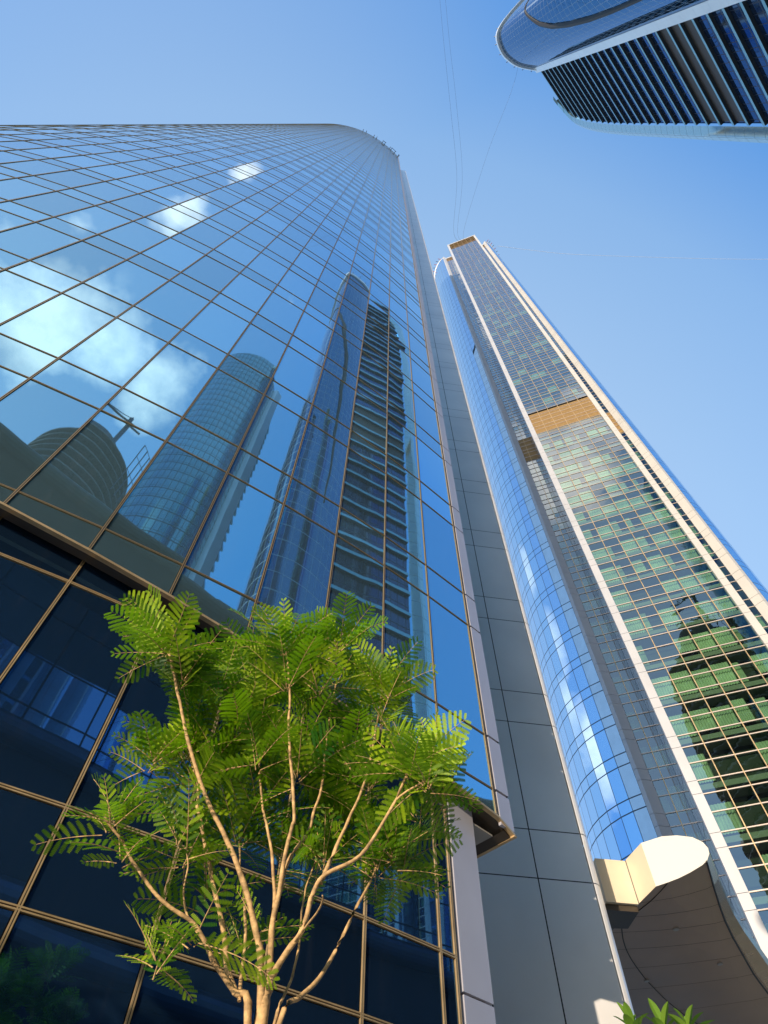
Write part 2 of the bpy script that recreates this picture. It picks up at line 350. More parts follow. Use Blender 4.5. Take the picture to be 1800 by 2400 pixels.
# soffit: bronze edge frame, set-back ceiling, grey inset panel
REC = .23
PD = [T1[i] + IN[i] * REC for i in range(31)]
m = MB()
for i in range(0, 24):
    a, b, na, nb = T1[i], T1[i + 1], IN[i], IN[i + 1]
    za, zb = soff(i), soff(i + 1)
    W_ = REC + .03 if i > 1 else .83
    def P3(p, n, s, z): q = p + n * s; return (q.x, q.y, z)
    # fascia lip
    m.hexa([P3(a, na, -.03, za), P3(a, na, .04, za), P3(a, na, .04, za - .035), P3(a, na, -.03, za - .035)], [P3(b, nb, -.03, zb), P3(b, nb, .04, zb), P3(b, nb, .04, zb - .035), P3(b, nb, -.03, zb - .035)], 1)
    m.face([P3(a, na, .04, za - .03), P3(b, nb, .04, zb - .03), P3(b, nb, .19, zb - .015), P3(a, na, .19, za - .015)])
    m.face([P3(a, na, .19, za - .015), P3(b, nb, .19, zb - .015), P3(b, nb, W_, zb + .12), P3(a, na, W_, za + .12)])
    m.face([P3(a, na, W_, za + .12), P3(b, nb, W_, zb + .12), P3(b, nb, 1.2, zb + .12), P3(a, na, 1.2, za + .12)])
# end lip of the soffit
a = T1[0]; za = soff(0)
def E3(s, t, z): q = a + nE * s - dE * t; return (q.x, q.y, z)
m.hexa([E3(-.03, -.004, za), E3(-.03, .05, za), E3(-.03, .05, za - .035), E3(-.03, -.004, za - .035)], [E3(.86, -.004, za), E3(.86, .05, za), E3(.86, .05, za - .035), E3(.86, -.004, za - .035)], 1)
m.face([E3(.04, .05, za - .03), E3(.83, .05, za - .03), E3(.83, .2, za + .02), E3(.04, .2, za + .02)])
m.hexa([E3(.83, .0, za), E3(.86, .0, za), E3(.86, .0, za - .035), E3(.83, .0, za - .035)], [E3(.83, .5, za), E3(.86, .5, za), E3(.86, .5, za - .035), E3(.83, .5, za - .035)], 1)
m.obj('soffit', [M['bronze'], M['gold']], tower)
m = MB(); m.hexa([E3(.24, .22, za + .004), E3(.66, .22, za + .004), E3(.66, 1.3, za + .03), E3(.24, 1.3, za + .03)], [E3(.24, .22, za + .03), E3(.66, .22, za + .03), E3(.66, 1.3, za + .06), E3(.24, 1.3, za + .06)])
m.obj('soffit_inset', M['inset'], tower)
# podium glazing below the soffit
ZP = [0.12, 1.45, 4.08, 4.95, 7.5]
NPOD = 20
IE = 1.78                                               # podium glass stops short of the free end
dP = lambda i: (PD[i] - PD[i + 1]).normalized()
PE = PD[1] + (PD[2] - PD[1]) * .78
PDC = [PE] + PD[2:]
INC = [IN[1]] + IN[2:]
for i in range(0, 12):
    a, b = PDC[i], PDC[i + 1]; n = INC[i]; d = (b - a).normalized()
    top = soff(i + 1) + .25
    zz = [q for q in ZP if q < top - .3] + [top]
    for j in range(len(zz) - 1):
        A = a + d * .03; B = b - d * .03; t1, t2 = rnd.gauss(0, .001), rnd.gauss(0, .0018)
        def pt(p, s, z, k): q = p + n * (.012 + s * t1 + k * t2); return (q.x, q.y, z)
        m = MB(); m.face((pt(B, -1, zz[j] + .03, -1), pt(A, 1, zz[j] + .03, -1), pt(A, 1, zz[j + 1] - .03, 1), pt(B, -1, zz[j + 1] - .03, 1)), sh=rnd.random())
        m.obj('podium_pane', M['podium'], tower)
m = MB(); m.wall([p + n * .06 for p, n in zip(PDC, INC)][:24], 0, 8.4); m.obj('podium_backing', M['channel'], tower)
for i in range(0, 13):
    d = (PDC[max(i - 1, 0)] - PDC[i + 1]).normalized(); m = MB(); bar_v(m, PDC[i], d, INC[i], .1, soff(i + 1) + .13, wd=.022, pr=.008, bead=.0065); m.obj('podium_mullion', [M['gold'], M['channel']], tower)
for q in ZP[1:]:
    i1 = 0
    m = MB(); bar_h(m, PDC, INC, q, 0 if q < 7 else 5, 13, ht=.024, bead=.0065, pr=.008); m.obj('podium_transom', [M['gold'], M['channel']], tower)
# pale column panel beside the podium glass
m = MB(); d = (PD[0] - PD[2]).normalized(); n = IN[1]
c0 = PE + d * .07; c1 = c0 + d * .50
for z0, z1 in ((0.05, 3.05), (3.08, 4.60), (4.63, 7.2)):
    q = [c0 - n * .015, c1 - n * .015, c1 + n * 1.1, c0 + n * 1.1]
    m.hexa([(v.x, v.y, z0) for v in q], [(v.x, v.y, z1) for v in q])
m.obj('column_panel', M['strip'], tower)
# grey clad flank behind the free end: panels with open joints, rounded return at the right edge
GW = []
g0 = Vector((3.06, 12.0)); gd = hv(83.0)
bul = g0 + gd * 1.12
flank = [g0 + gd * t for t in (-1.16 - 1.13, -1.16, 0.0, 1.07)]
rr = .20; cen = flank[3] + Vector((-gd.y, gd.x)) * rr
arc = [cen + (-Vector((-gd.y, gd.x)) * math.cos(R(t)) + gd * math.sin(R(t))) * rr for t in (0, 12, 30, 50, 70, 90)]
arc.append(arc[-1] + Vector((-gd.y, gd.x)) * 3.0)
nG = Vector((-gd.y, gd.x))
ZG = [0, 1.9]
z = 7.39 - 3.66 * 2
ZG = sorted([q for k in range(-2, 62) for q in (7.39 + .45 + 3.62 * k, 8.35 + .45 + 3.62 * k) if .3 < q < 214]) 
ZG = [0.0] + ZG + [216.0]
# the joints are read off the photograph for the lower storeys: 5.80, 8.43, 9.38, 11.99 ...
m = MB()
cols = [[flank[0], flank[1]], [flank[1], flank[2]], [flank[2], flank[3]], arc]
for z0, z1 in zip(ZG[:-1], ZG[1:]):
    for ci, cpts in enumerate(cols):
        p = [Vector(q) for q in cpts]
        p[0] = p[0] + (p[1] - p[0]).normalized() * .012
        if ci < 3: p[-1] = p[-1] - (p[-1] - p[-2]).normalized() * .012
        m.wall(p, z0 + .010, z1 - .010)
m.obj('grey_cladding', M['grey'], tower)
m = MB(); m.wall([q + nG * .035 for q in flank] , 0, 215.9); m.obj('cladding_backing', M['channel'], tower)
# core that closes the tower behind everything
core = [T1[0] + nE * .80 - dE * .1, Vector((1.0, 11.85)), Vector((4.0, 14.9)), Vector((2, 26)), Vector((-30, 26)), T1[30] + IN[30] * .1]
m = MB(); m.wall(core, 8.5, H1 - 4); m.wall([Vector((1.22, 9.6)), Vector((1.0, 11.85))], 0, 8.6); m.obj('core_wall', M['grey'], tower)
m = MB(); m.face([(p.x, p.y, H1 - .1) for p in T1[:31]] + [(-30, 26, H1 - .1), (2, 26, H1 - .1)]); m.obj('roof', M['concrete'], tower)
# window-washing davits on the roof edge
for k, i in enumerate((0.3, 0.9, 2.2, 3.4, 3.9, 5.6, 6.3, 8.2, 9.0, 11.3, 12.2)):
    j = int(i); p = T1[j] + (T1[j + 1] - T1[j]) * (i - j); n = IN[j]
    m = MB(); q = p - n * .5
    m.tube([(p.x + n.x, p.y + n.y, H1), (p.x + n.x * .4, p.y + n.y * .4, H1 + 1.6), (q.x, q.y, H1 + 1.9)], .09, 5)
    m.obj('roof_davit', M['steel'], tower)
for i0, i1 in ((.3, 1.1), (2.0, 3.6), (5.4, 6.4)):
    m = MB(); pts = []
    for s in range(5):
        i = i0 + (i1 - i0) * s / 4; j = int(i); p = T1[j] + (T1[j + 1] - T1[j]) * (i - j) - IN[j] * .5; pts.append((p.x, p.y, H1 + 1.9))
    m.tube(pts, .07, 5); m.obj('roof_rail', M['steel'], tower)

# ================================================================== second tower, right
L0 = Vector((21.27, 38.06)); U = hv(111); V = hv(201)
def W2(u, v): return L0 + U * u + V * v
H2 = 249.0
t2 = thing('hotel_tower', 'tall pale tower with gold louvre bands and curtained windows between white fins, right of centre', 'tower', (L0.x, L0.y, 0))
def prism2(mb, uv, z0, z1, mi=0):
    q = [W2(u, v) for u, v in uv]
    if isinstance(z1, (int, float)): z1 = [z1] * len(q)
    mb.hexa([(p.x, p.y, z0) for p in q], [(p.x, p.y, zz) for p, zz in zip(q, z1)], mi)
def fin(uv, top, name='fin', m_=None):
    m = MB(); zz = [0.0]; z = 23.45 - 3.65 * 6
    lv = [0.0] + sorted([23.45 + 3.65 * k + d for k in range(-6, 64) for d in (0, .95)])
    lv = [q for q in lv if q < (min(top) if isinstance(top, list) else top) - 1] + [None]
    for a, b in zip(lv[:-1], lv[1:]): prism2(m, uv, a + .015, (b - .015) if b else top)
    m.obj(name, m_ or M['palegrey'], t2)
def inner(uv, top, s=.02):
    cu = sum(q[0] for q in uv) / len(uv); cv = sum(q[1] for q in uv) / len(uv)
    return [(cu + (u - cu) * (1 - s), cv + (v - cv) * (1 - s)) for u, v in uv]
FB = 9.25
F2 = [(0, 0), (.69, 0), (.69, -.5), (0, -.5)]
F3 = [(.69 + FB, 0), (1.32 + FB, 0), (1.32 + FB, -.5), (.69 + FB, -.5)]
WID = 1.32 + FB + .06
mir = lambda uv: [(WID - u, v) for u, v in reversed(uv)]
F1 = [(-2.87, -3.09), (-2.58, -2.91), (-1.82, -3.35), (-1.95, -3.75), (-2.9, -3.75)]
F4 = mir(F1)
fin(F2, H2 + .8); fin(F3, H2 + .8, m_=M['white']); fin(F1, [247, 247.6, 246.6, 246.6, 246.6]); fin(F4, [246.6, 246.6, 246.6, 247.6, 247][:5], m_=M['white'])  # left fins take the greyer copy, standing in for the near tower's shadow
# roof beams across the bays
m = MB(); prism2(m, [(0, .05), (WID, .05), (WID, -3), (0, -3)], H2 - .1, H2 + .8); m.obj('roof_beam', M['white'], t2)
for s in (0, 1):
    m = MB(); uv = [(-2.0, -3.2), (-.02, -3.2), (-.02, -6), (-2.0, -6)]; prism2(m, uv if not s else mir(uv), 243.5, 244.6); m.obj('roof_beam', M['white'], t2)
# levels
LV = []
k = -6
while True:
    b = 23.45 + 3.65 * k
    if b > H2 - 9.5: break
    LV += [b, b + 1.0, b + 2.35]; k += 1
LV = [q for q in LV if q > .3]
GB0, GB1 = 83.5, 91.0
rest_p, rest_c, rest_t = MB(), MB(), MB()
npane = ncurt = ntr = 0
US = [.69 + FB / 6 * i for i in range(7)]
def in_band(z0, z1, b): return any(z0 > p - .6 and z1 < q + .6 for p, q in b)
# gold louvre bands
def louvres(u0, u1, v, z0, z1, nm='louvre_band'):
    m = MB(); zc = z0; n = 26
    st = (z1 - z0) / max(6, int((z1 - z0) / .22))
    while zc < z1 - .02:
        a, b = W2(u0, v), W2(u1, v); a2, b2 = W2(u0, v - .03), W2(u1, v - .03)
        m.face([(a.x, a.y, zc), (b.x, b.y, zc), (b2.x, b2.y, zc + st), (a2.x, a2.y, zc + st)])
        zc += st
    a, b = W2(u0, v - .06), W2(u1, v - .06); m.face([(a.x, a.y, z0), (b.x, b.y, z0), (b.x, b.y, z1), (a.x, a.y, z1)])
    m.obj(nm, M['louvre'], t2)
louvres(.69, .69 + FB, -.16, GB0, GB1); louvres(.69, .69 + FB, -.16, H2 - 9.0, H2 - .1)
BANDS = [(GB0, GB1), (H2 - 9.0, H2)]
rb = random.Random(21)
def front_rows(u_list, v, levels, bands, top, lite=False, drape=True):
    global npane, ncurt, ntr
    lv = levels + [top]
    for j in range(len(lv) - 1):
        z0, z1 = lv[j], lv[j + 1]
        if in_band(z0, z1, bands) or z1 - z0 < .3: continue
        for i in range(len(u_list) - 1):
            a, b = W2(u_list[i] + .03, v - .05), W2(u_list[i + 1] - .03, v - .05)
            t_ = rb.gauss(0, .006)
            f = [(a.x, a.y, z0 + .04), (b.x, b.y, z0 + .04), (b.x + V.x * t_, b.y + V.y * t_, z1 - .04), (a.x + V.x * t_, a.y + V.y * t_, z1 - .04)]
            if npane < 100 and z0 > 20 and not lite: m = MB(); m.face(f); m.obj('window_pane', M['vglass'], t2); npane += 1
            else: rest_p.face(f)
    # one rod of curtains per storey and panel, drawn to different heights
    if drape:
        zb = 23.45 - 3.65 * 6
        while zb < top - 3:
            if zb > .2 and not in_band(zb, zb + 3.6, [(p - 1.5, q + 1.5) for p, q in bands]):
                mood = rb.random()
                for i in range(len(u_list) - 1):
                    if rb.random() < ((.07 if mood > .10 else .5) if zb < 95 else .55): continue
                    lo = zb + 1.02 + (rb.random() * .5 if rb.random() < .2 else 0); hi = zb + 3.0 + rb.random() * .35
                    u0, u1 = u_list[i] + .04, u_list[i + 1] - .04
                    if rb.random() < .35: u1 = u0 + (u1 - u0) * (.35 + .5 * rb.random())
                    m = MB(); n = 14; pr = None; sh = rb.random()
                    for s in range(n + 1):
                        uu = u0 + (u1 - u0) * s / n; vv = v - .42 + (.05 if s % 2 else -.05)
                        p = W2(uu, vv); hz = hi - (.10 if s % 2 else 0)
                        if pr: (m if (ncurt < 100 and zb > 18) else rest_c).face([(pr[0], pr[1], lo), (p.x, p.y, lo), (p.x, p.y, hz), (pr[0], pr[1], pr[2])], sh=sh)
                        pr = (p.x, p.y, hz)
                    if ncurt < 100 and zb > 18: m.obj('curtain', M['curtain'], t2); ncurt += 1
            zb += 3.65
    for q in lv[:-1]:
        a, b = W2(u_list[0], v + .0), W2(u_list[-1], v + .0); a2, b2 = W2(u_list[0], v - .1), W2(u_list[-1], v - .1)
        m = MB() if (ntr < 100 and q > 20) else rest_t
        h = .037
        m.hexa([(a.x, a.y, q - h), (a.x, a.y, q + h), (a2.x, a2.y, q + h), (a2.x, a2.y, q - h)], [(b.x, b.y, q - h), (b.x, b.y, q + h), (b2.x, b2.y, q + h), (b2.x, b2.y, q - h)])
        if m is not rest_t: m.obj('ledge', M['ledge'], t2); ntr += 1
    for u in u_list[1:-1]:
        m = MB(); prism2(m, [(u - .03, v - .1), (u + .03, v - .1), (u + .03, v + .02), (u - .03, v + .02)], .3, top); m.obj('window_mullion', M['gold'], t2)
front_rows(US, -.12, LV, BANDS, H2 - .2)
# rooms behind: floors, side shade and back wall
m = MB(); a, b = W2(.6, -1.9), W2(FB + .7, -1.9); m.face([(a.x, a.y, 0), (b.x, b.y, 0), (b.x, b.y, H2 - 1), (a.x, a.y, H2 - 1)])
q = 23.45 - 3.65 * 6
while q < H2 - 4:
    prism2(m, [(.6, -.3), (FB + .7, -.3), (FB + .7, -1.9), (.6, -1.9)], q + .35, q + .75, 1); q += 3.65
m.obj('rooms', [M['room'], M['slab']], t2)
# narrow side bays
for s in (0, 1):
    ul = [-1.82, -1.0, 0.02]
    if s: ul = [WID - .02, WID + 1.0, WID + 1.82]
    bb = [(GB0 - .3, GB1 - .3), (238.5, 244)]
    front_rows(ul, -3.35, LV, bb, 243.5, lite=True, drape=True)
    louvres(ul[0], ul[-1], -3.42, bb[0][0], bb[0][1]); louvres(ul[0], ul[-1], -3.42, 238.8, 243.4)
    m = MB(); a, b = W2(ul[0], -4.6), W2(ul[-1], -4.6); m.face([(a.x, a.y, 0), (b.x, b.y, 0), (b.x, b.y, 243), (a.x, a.y, 243)])
    m.obj('rooms', M['room'], t2)
    # glazed flank of the projecting front bay
    m = MB(); uu = 0.0 if not s else WID
    m.wall([W2(uu, -3.4), W2(uu, -.5)] if not s else [W2(uu, -.5), W2(uu, -3.4)], 0, H2 - .2); m.obj('bay_flank', M['t2flank'], t2)
tag(rest_p.obj('upper_window_panes', M['vglass'], t2), kind='stuff'); tag(rest_c.obj('upper_curtains', M['curtain'], t2), kind='stuff'); tag(rest_t.obj('upper_ledges', M['ledge'], t2), kind='stuff')
# rounded glass ends of the lens-shaped plan
def nose(s):
    p = Vector((-2.87, -3.09)); pts = [p.copy()]; az0 = 305 - 111; tot_ = 150; n = 17; rad = 6.9
    for i in range(n):
        a = R(az0 + tot_ * (i + .5) / n); st = rad * R(tot_) / n
        p = p + Vector((math.cos(a), math.sin(a))) * st      # local axes: u along the front, v outwards
        pts.append(p.copy())
    k_ = .46 if s else 1.0
    return [W2((WID + 2.87 + (-2.87 - q.x) * k_) if s else q.x, q.y) for q in pts]
def loc2(q): return q
for s in (0, 1):
    pts = nose(s); n = len(pts); top = [246.5 - 10 * min(1, (i / (n * .55))) ** 1.5 for i in range(n)]
    m = MB(); m.wall(pts, 0, top); m.obj('curved_glass', M['t2side'], t2)
    m = MB()
    for i in range(n - 1):
        a, b = pts[i], pts[i + 1]; m.tube([(a.x, a.y, top[i]), (b.x, b.y, top[i + 1])], .16, 5)
    m.obj('parapet', M['palegrey'], t2)
    for i in range(1, 9):
        a = pts[i]; m = MB(); o_ = (a - W2(WID / 2, -9)).normalized()
        m.tube([(a.x, a.y, top[i]), (a.x, a.y, top[i] + 1.2), (a.x + o_.x * .9, a.y + o_.y * .9, top[i] + 1.5)], .10, 5); m.obj('roof_davit', M['red'] if i % 2 else M['steel'], t2)
m = MB(); m.wall([W2(-1.9, -3.6), W2(-1.9, -12), W2(WID + 1.9, -12), W2(WID + 1.9, -3.6)], 0, 240); m.face([(*W2(-1.9, -3.6), 240), (*W2(-1.9, -12), 240), (*W2(WID + 1.9, -12), 240), (*W2(WID + 1.9, -3.6), 240)]); m.obj('core_wall', M['palegrey'], t2)

# ================================================================== third tower, overhead at the upper right
H3 = 250.0
t3 = thing('ribbed_tower', 'dark tower overhead at upper right with teal sunshade ribs and rounded white-edged glass end', 'tower', (46.7, -15.4, 0))
nose3 = [Vector(p) for p in ((46.6, -16.0), (44.4, -16.2), (42.1, -16.5), (39.9, -17.0), (37.9, -17.95), (35.8, -19.3), (34.2, -21.2), (33.2, -23.2), (32.9, -24.6), (33.4, -26.2), (34.6, -28.0), (36.6, -30.2), (39.8, -33.3), (44, -37), (50, -41.5), (58, -46), (68, -50))]
def smooth_poly(P, it=2):
    for _ in range(it):
        Q = [P[0]]
        for a, b in zip(P[:-1], P[1:]): Q += [a * .75 + b * .25, a * .25 + b * .75]
        P = Q + [P[-1]]
    return P
nose3 = smooth_poly(nose3)
m = MB(); m.wall(nose3, 0, H3); m.obj('curved_glass', M['t3glass'], t3, smooth=True)
# white edge: fin down the corner and parapet round the roof
fa = hv(44.0); W3 = Vector((46.65, -15.7))
m = MB(); q = [W3 + Vector((-1.1, -.35)), W3 + Vector((.25, .85)), W3 + Vector((.9, .2)), W3 + Vector((.2, -.75))]
z = 0
while z < H3: m.hexa([(p.x, p.y, z + .02) for p in q], [(p.x, p.y, min(z + 5.38, H3 + 1)) for p in q]); z += 5.4
m.obj('edge_fin', M['t3edge'], t3)
m = MB()
cen3 = Vector((55, -30))
for i in range(len(nose3) - 1):
    a, b = nose3[i], nose3[i + 1]; oa = (a - cen3).normalized(); ob = (b - cen3).normalized()
    A = [(*(a + oa * .75), H3 - 1.6), (*(a + oa * .75), H3 + .8), (*(a - oa * .5), H3 + .8), (*(a - oa * .5), H3 - 1.6)]; B = [(*(b + ob * .75), H3 - 1.6), (*(b + ob * .75), H3 + .8), (*(b - ob * .5), H3 + .8), (*(b - ob * .5), H3 - 1.6)]
    m.hexa(A, B, caps=False)
m.obj('parapet', M['t3edge'], t3)
# dark reveal sweeping across the glass end
band = [(129.5, 209), (127, 203), (124, 196), (121, 189), (118.5, 180), (116.6, 168), (115.3, 155), (114.6, 142), (114.2, 128), (114.0, 110), (113.9, 80)]
def on_nose(az):
    best = None
    for i in range(len(nose3) - 1):
        a, b = nose3[i], nose3[i + 1]; x = hv(az); e = b - a; det = x.x * (-e.y) + e.x * x.y
        if abs(det) < 1e-9: continue
        t = (a.x * (-e.y) + e.x * a.y) / det; s = (x.x * a.y - x.y * a.x) / det
        if 0 <= s <= 1 and t > 0 and (best is None or t < best): best = t
    return hv(az) * best
bp = []
for (a0, z0), (a1, z1) in zip(band[:-1], band[1:]):
    for s in range(4): bp.append((a0 + (a1 - a0) * s / 4, z0 + (z1 - z0) * s / 4))
m = MB(); m.tube([(*(on_nose(a) * .999), z) for a, z in bp], [.12 + .45 * math.sin(PI * i / (len(bp) - 1)) for i in range(len(bp))], 6); m.obj('dark_reveal', M['channel'], t3)
# ribbed face: plane along 44.6 degrees, far top corner rounded
fo = Vector((-fa.y, fa.x)) * 1.0                          # outwards (towards the square)
if fo.dot(-W3) < 0: fo = -fo
edge = [(250.5, 9.3), (249.6, 11.5), (248.4, 13.6), (246.6, 15.6), (244, 17.0), (239, 18.0), (233, 18.8), (225, 19.4), (212, 19.9), (196, 20.2), (150, 20.3), (0, 20.3)]
def ewid(z):
    for (z1, w1), (z0, w0) in zip(edge[:-1], edge[1:]):
        if z >= z0: return w0 + (w1 - w0) * max(0, min(1, (z - z0) / (z1 - z0)))
    return 20.3
RC = .5
P0 = W3 + fa * .4
m = MB(); zz = [0, 100, 150] + [196 + 4 * i for i in range(14)]
for z0, z1 in zip(zz[:-1], zz[1:]):
    a = P0 - fo * RC; b0 = P0 + fa * ewid(z0) - fo * RC; b1 = P0 + fa * ewid(z1) - fo * RC
    m.face([(*a, z0), (*b0, z0), (*b1, z1), (*a, z1)], [(0, z0), (ewid(z0), z0), (ewid(z1), z1), (0, z1)])
m.obj('recessed_glazing', M['t3dark'], t3)
nr = 0
z = 3.0
while z < H3 - 1:
    wd = ewid(z + .5); m = MB(); a = P0; b = P0 + fa * wd
    lo = [(*a, z), (*b, z), (*(b - fo * RC), z), (*(a - fo * RC), z)]; hi = [(x, y, z + .75) for x, y, _ in lo]
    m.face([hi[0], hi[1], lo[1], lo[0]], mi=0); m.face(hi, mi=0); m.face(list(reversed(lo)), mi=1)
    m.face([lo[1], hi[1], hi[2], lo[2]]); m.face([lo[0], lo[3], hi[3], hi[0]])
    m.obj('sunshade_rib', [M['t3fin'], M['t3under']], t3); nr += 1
    if nr in (24, 25, 26):
        k = MB(); a2 = P0 - fo * (RC - .03) + fa * .3; b2 = P0 - fo * (RC - .03) + fa * (wd - .4); k.face([(*a2, z + 1.0), (*b2, z + 1.0), (*b2, z + 5.3), (*a2, z + 5.3)]); k.obj('louvre_band', M['brown'], t3)
    z += 5.4
# teal glass edge beyond the ribs
m = MB(); u = 0
es = sorted(set([e[0] for e in edge] + [60, 120, 180]), reverse=True)
for z1, z0 in zip(es[:-1], es[1:]):
    for (o0, f0, o1, f1) in ((0.2, -.05, 1.9, .5), (1.9, .5, 3.2, .2), (3.2, .2, 3.5, -1.8)):
        def Q(z, o, f): p = P0 + fa * (ewid(z) + o * (.55 if z > 249 else 1)) + fo * f; return (p.x, p.y, z + (1.2 if z > 249 else 0))
        m.face([Q(z0, o0, f0), Q(z0, o1, f1), Q(z1, o1, f1), Q(z1, o0, f0)], [(o0, z0), (o1 + .3, z0), (o1 + .3, z1), (o0, z1)])
m.obj('edge_glass', M['teal'], t3, smooth=True)
m = MB(); back = [P0 + fa * 20.3 - fo * 2, Vector((76, -4)), Vector((90, -20)), Vector((80, -45)), Vector((68, -50))]
m.wall(back, 0, 236); m.obj('core_wall', M['t3under'], t3)
for i in range(3, 40, 5):
    a = nose3[i]; o_ = (a - cen3).normalized(); m = MB(); m.tube([(*a, H3 + .8), (*(a + o_ * .2), H3 + 2.0), (*(a + o_ * 1.0), H3 + 2.4)], .12, 5); m.obj('roof_davit', M['steel'], t3)

# ================================================================== towers behind the camera, seen mirrored in the blue glass
t4 = thing('teal_round_tower', 'round teal glass tower with dark ribbed side, seen mirrored in the blue facade', 'tower', (40, -60, 0))
c4 = Vector((40.5, -66.0))
pts = [c4 + Vector((math.cos(R(a)) * 14.6, math.sin(R(a)) * 12.5)) for a in range(60, 330, 6)]
tops = [196 + 4 * math.sin(R(a + 40)) for a in range(60, 330, 6)]
m = MB(); m.wall(pts, 0, tops); m.obj('curved_glass', M['t4glass'], t4, smooth=True)
m = MB(); a, b = pts[0], pts[0] + Vector((5.5, .6)); k_ = pts[0] + Vector((.5, 1.2))
q = [pts[0], k_, k_ + Vector((2.4, .2)), pts[0] + Vector((1.9, -1.5))]; m.hexa([(*p, 0) for p in q], [(*p, 199) for p in q]); m.obj('edge_fin', M['t3edge'], t4)
m = MB(); m.wall([pts[0] + Vector((7.5, -4)), pts[0] + Vector((.9, .2))], 0, 188); m.obj('recessed_glazing', M['t3dark'], t4)
for i in range(48):
    m = MB(); A, B = pts[0] + Vector((7.9, -3.8)), pts[0] + Vector((1.0, .6)); d_ = Vector((.45, .8)); z = 3 + i * 3.8
    m.hexa([(*A, z), (*B, z), (*(B + d_ * .5), z), (*(A + d_ * .5), z)], [(*A, z + .9), (*B, z + .9), (*(B + d_ * .5), z + .9), (*(A + d_ * .5), z + .9)]); m.obj('sunshade_rib', M['t3fin'], t4)
m = MB(); m.wall([pts[0] + Vector((7.9, -4)), pts[0] + Vector((4, -18)), pts[-1]], 0, 188); m.face([(*p, 190) for p in pts]); m.obj('core_wall', M['t3under'], t4)
m = MB(); q = [c4 + Vector((math.cos(R(a)) * 6, math.sin(R(a)) * 5)) for a in range(0, 360, 45)]; m.hexa([(*p, 186) for p in q], [(*(c4 + (p - c4) * .8), 205) for p in q]); m.obj('roof_crown', M['t4glass'], t4)

t5 = thing('unfinished_tower', 'unfinished round tower with open floor slabs and roof scaffold, seen mirrored at left', 'tower', (16, -103, 0))
c5 = Vector((15.0, -103.0))
def ring(c, r, a0, a1, st=8): return [c + hv(a) * r for a in range(a0, a1 + 1, st)]
for i in range(40):
    z = 4 + i * 3.6; r = 19 - (0 if i < 33 else (i - 33) * .3); m = MB(); q = ring(c5, r, 0, 352)
    m.hexa([(*p, z) for p in q], [(*p, z + .45) for p in q]); m.obj('floor_slab', M['concrete'], t5)
m = MB(); q = ring(c5, 16.0, 0, 352); m.wall(q, 0, 128, closed=True); m.obj('recessed_glazing', M['t3dark'], t5)
m = MB(); q = [c5 + hv(a) * 19.6 for a in (8, 30, 55)]; m.wall(q, 0, 118); m.obj('glass_wall', M['t4glass'], t5)
m = MB(); q = [c5 + hv(62) * 18, c5 + hv(62) * 27, c5 + hv(82) * 27, c5 + hv(82) * 18]; m.hexa([(*p, 0) for p in q], [(*p, 106) for p in q]); m.obj('service_core', M['concrete'], t5)
m = MB(); q = ring(c5, 13.5, 0, 352); q2 = ring(c5, 9.5, 0, 352); m.hexa([(*p, 144) for p in q], [(*p, 158) for p in q2]); m.obj('roof_drum', M['brown'], t5)
m = MB()
for a in range(20, 120, 5):
    p = c5 + hv(a) * 21.5; p2 = c5 + hv(a + 5) * 21.5
    m.tube([(*p, 126), (*p, 150)], .14, 4)
    for z in (130, 137, 144, 150): m.tube([(*p, z), (*p2, z)], .1, 4)
m.obj('scaffold', M['steel'], t5)
m = MB(); p = c5 + Vector((4, 6)); m.tube([(*p, 150), (*p, 176)], .7, 4); m.tube([(p.x - 9, p.y, 171), (p.x + 4, p.y + 1, 173)], .45, 4); m.tube([(p.x, p.y, 176), (p.x - 9, p.y, 171)], .15, 4); m.obj('crane', M['steel'], t5)

# high canopy and glass pavilion behind the camera
ZC = 32.0
CE_PTS = ((-12, -15.5), (-5.9, -15.2), (-3.3, -15), (2.5, -14.1), (6.5, -12.9), (10.6, -11.3), (14.9, -9.9), (22, -6.4), (28.7, -2.6), (35, 2.8), (40.7, 9.3), (43, 14))
ce = smooth_poly([Vector(p) for p in CE_PTS], 1)
def offs(P, d):
    o_ = []
    for i in range(len(P)):
        e = (P[min(i + 1, len(P) - 1)] - P[max(i - 1, 0)]).normalized(); o_.append(P[i] + Vector((e.y, -e.x)) * d)
    return o_
def bullnose(mb, P, zc, rad, depth, mi=0):
    prof = [(depth, -rad)] + [(rad - rad * math.cos(t), -rad * math.cos(t * 1.0) if False else 0) for t in ()] 
    prof = [(depth, -rad)] + [(rad * (1 - math.sin(PI * k / 8)), -rad * math.cos(PI * k / 8)) for k in range(9)] + [(depth, rad)]
    cols_ = [[(*q, zc + z) for q in offs(P, d)] for d, z in prof]
    for a, b in zip(cols_[:-1], cols_[1:]):
        for i in range(len(P) - 1): mb.face([a[i], a[i + 1], b[i + 1], b[i]], mi=mi)
can = thing('high_canopy', 'high grey canopy with rounded edge, mirrored as a band low in the blue facade', 'canopy', (8, -4, 20))
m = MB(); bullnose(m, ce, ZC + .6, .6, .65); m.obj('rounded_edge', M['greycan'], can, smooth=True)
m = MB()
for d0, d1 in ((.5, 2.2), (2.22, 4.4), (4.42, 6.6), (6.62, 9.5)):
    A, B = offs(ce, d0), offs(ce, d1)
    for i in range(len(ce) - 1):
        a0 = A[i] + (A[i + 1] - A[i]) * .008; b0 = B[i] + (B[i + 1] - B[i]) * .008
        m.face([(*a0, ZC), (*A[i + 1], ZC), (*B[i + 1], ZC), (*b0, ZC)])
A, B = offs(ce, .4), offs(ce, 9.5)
for i in range(len(ce) - 1): m.face([(*A[i], ZC + .08), (*A[i + 1], ZC + .08), (*B[i + 1], ZC + .08), (*B[i], ZC + .08)], mi=1)
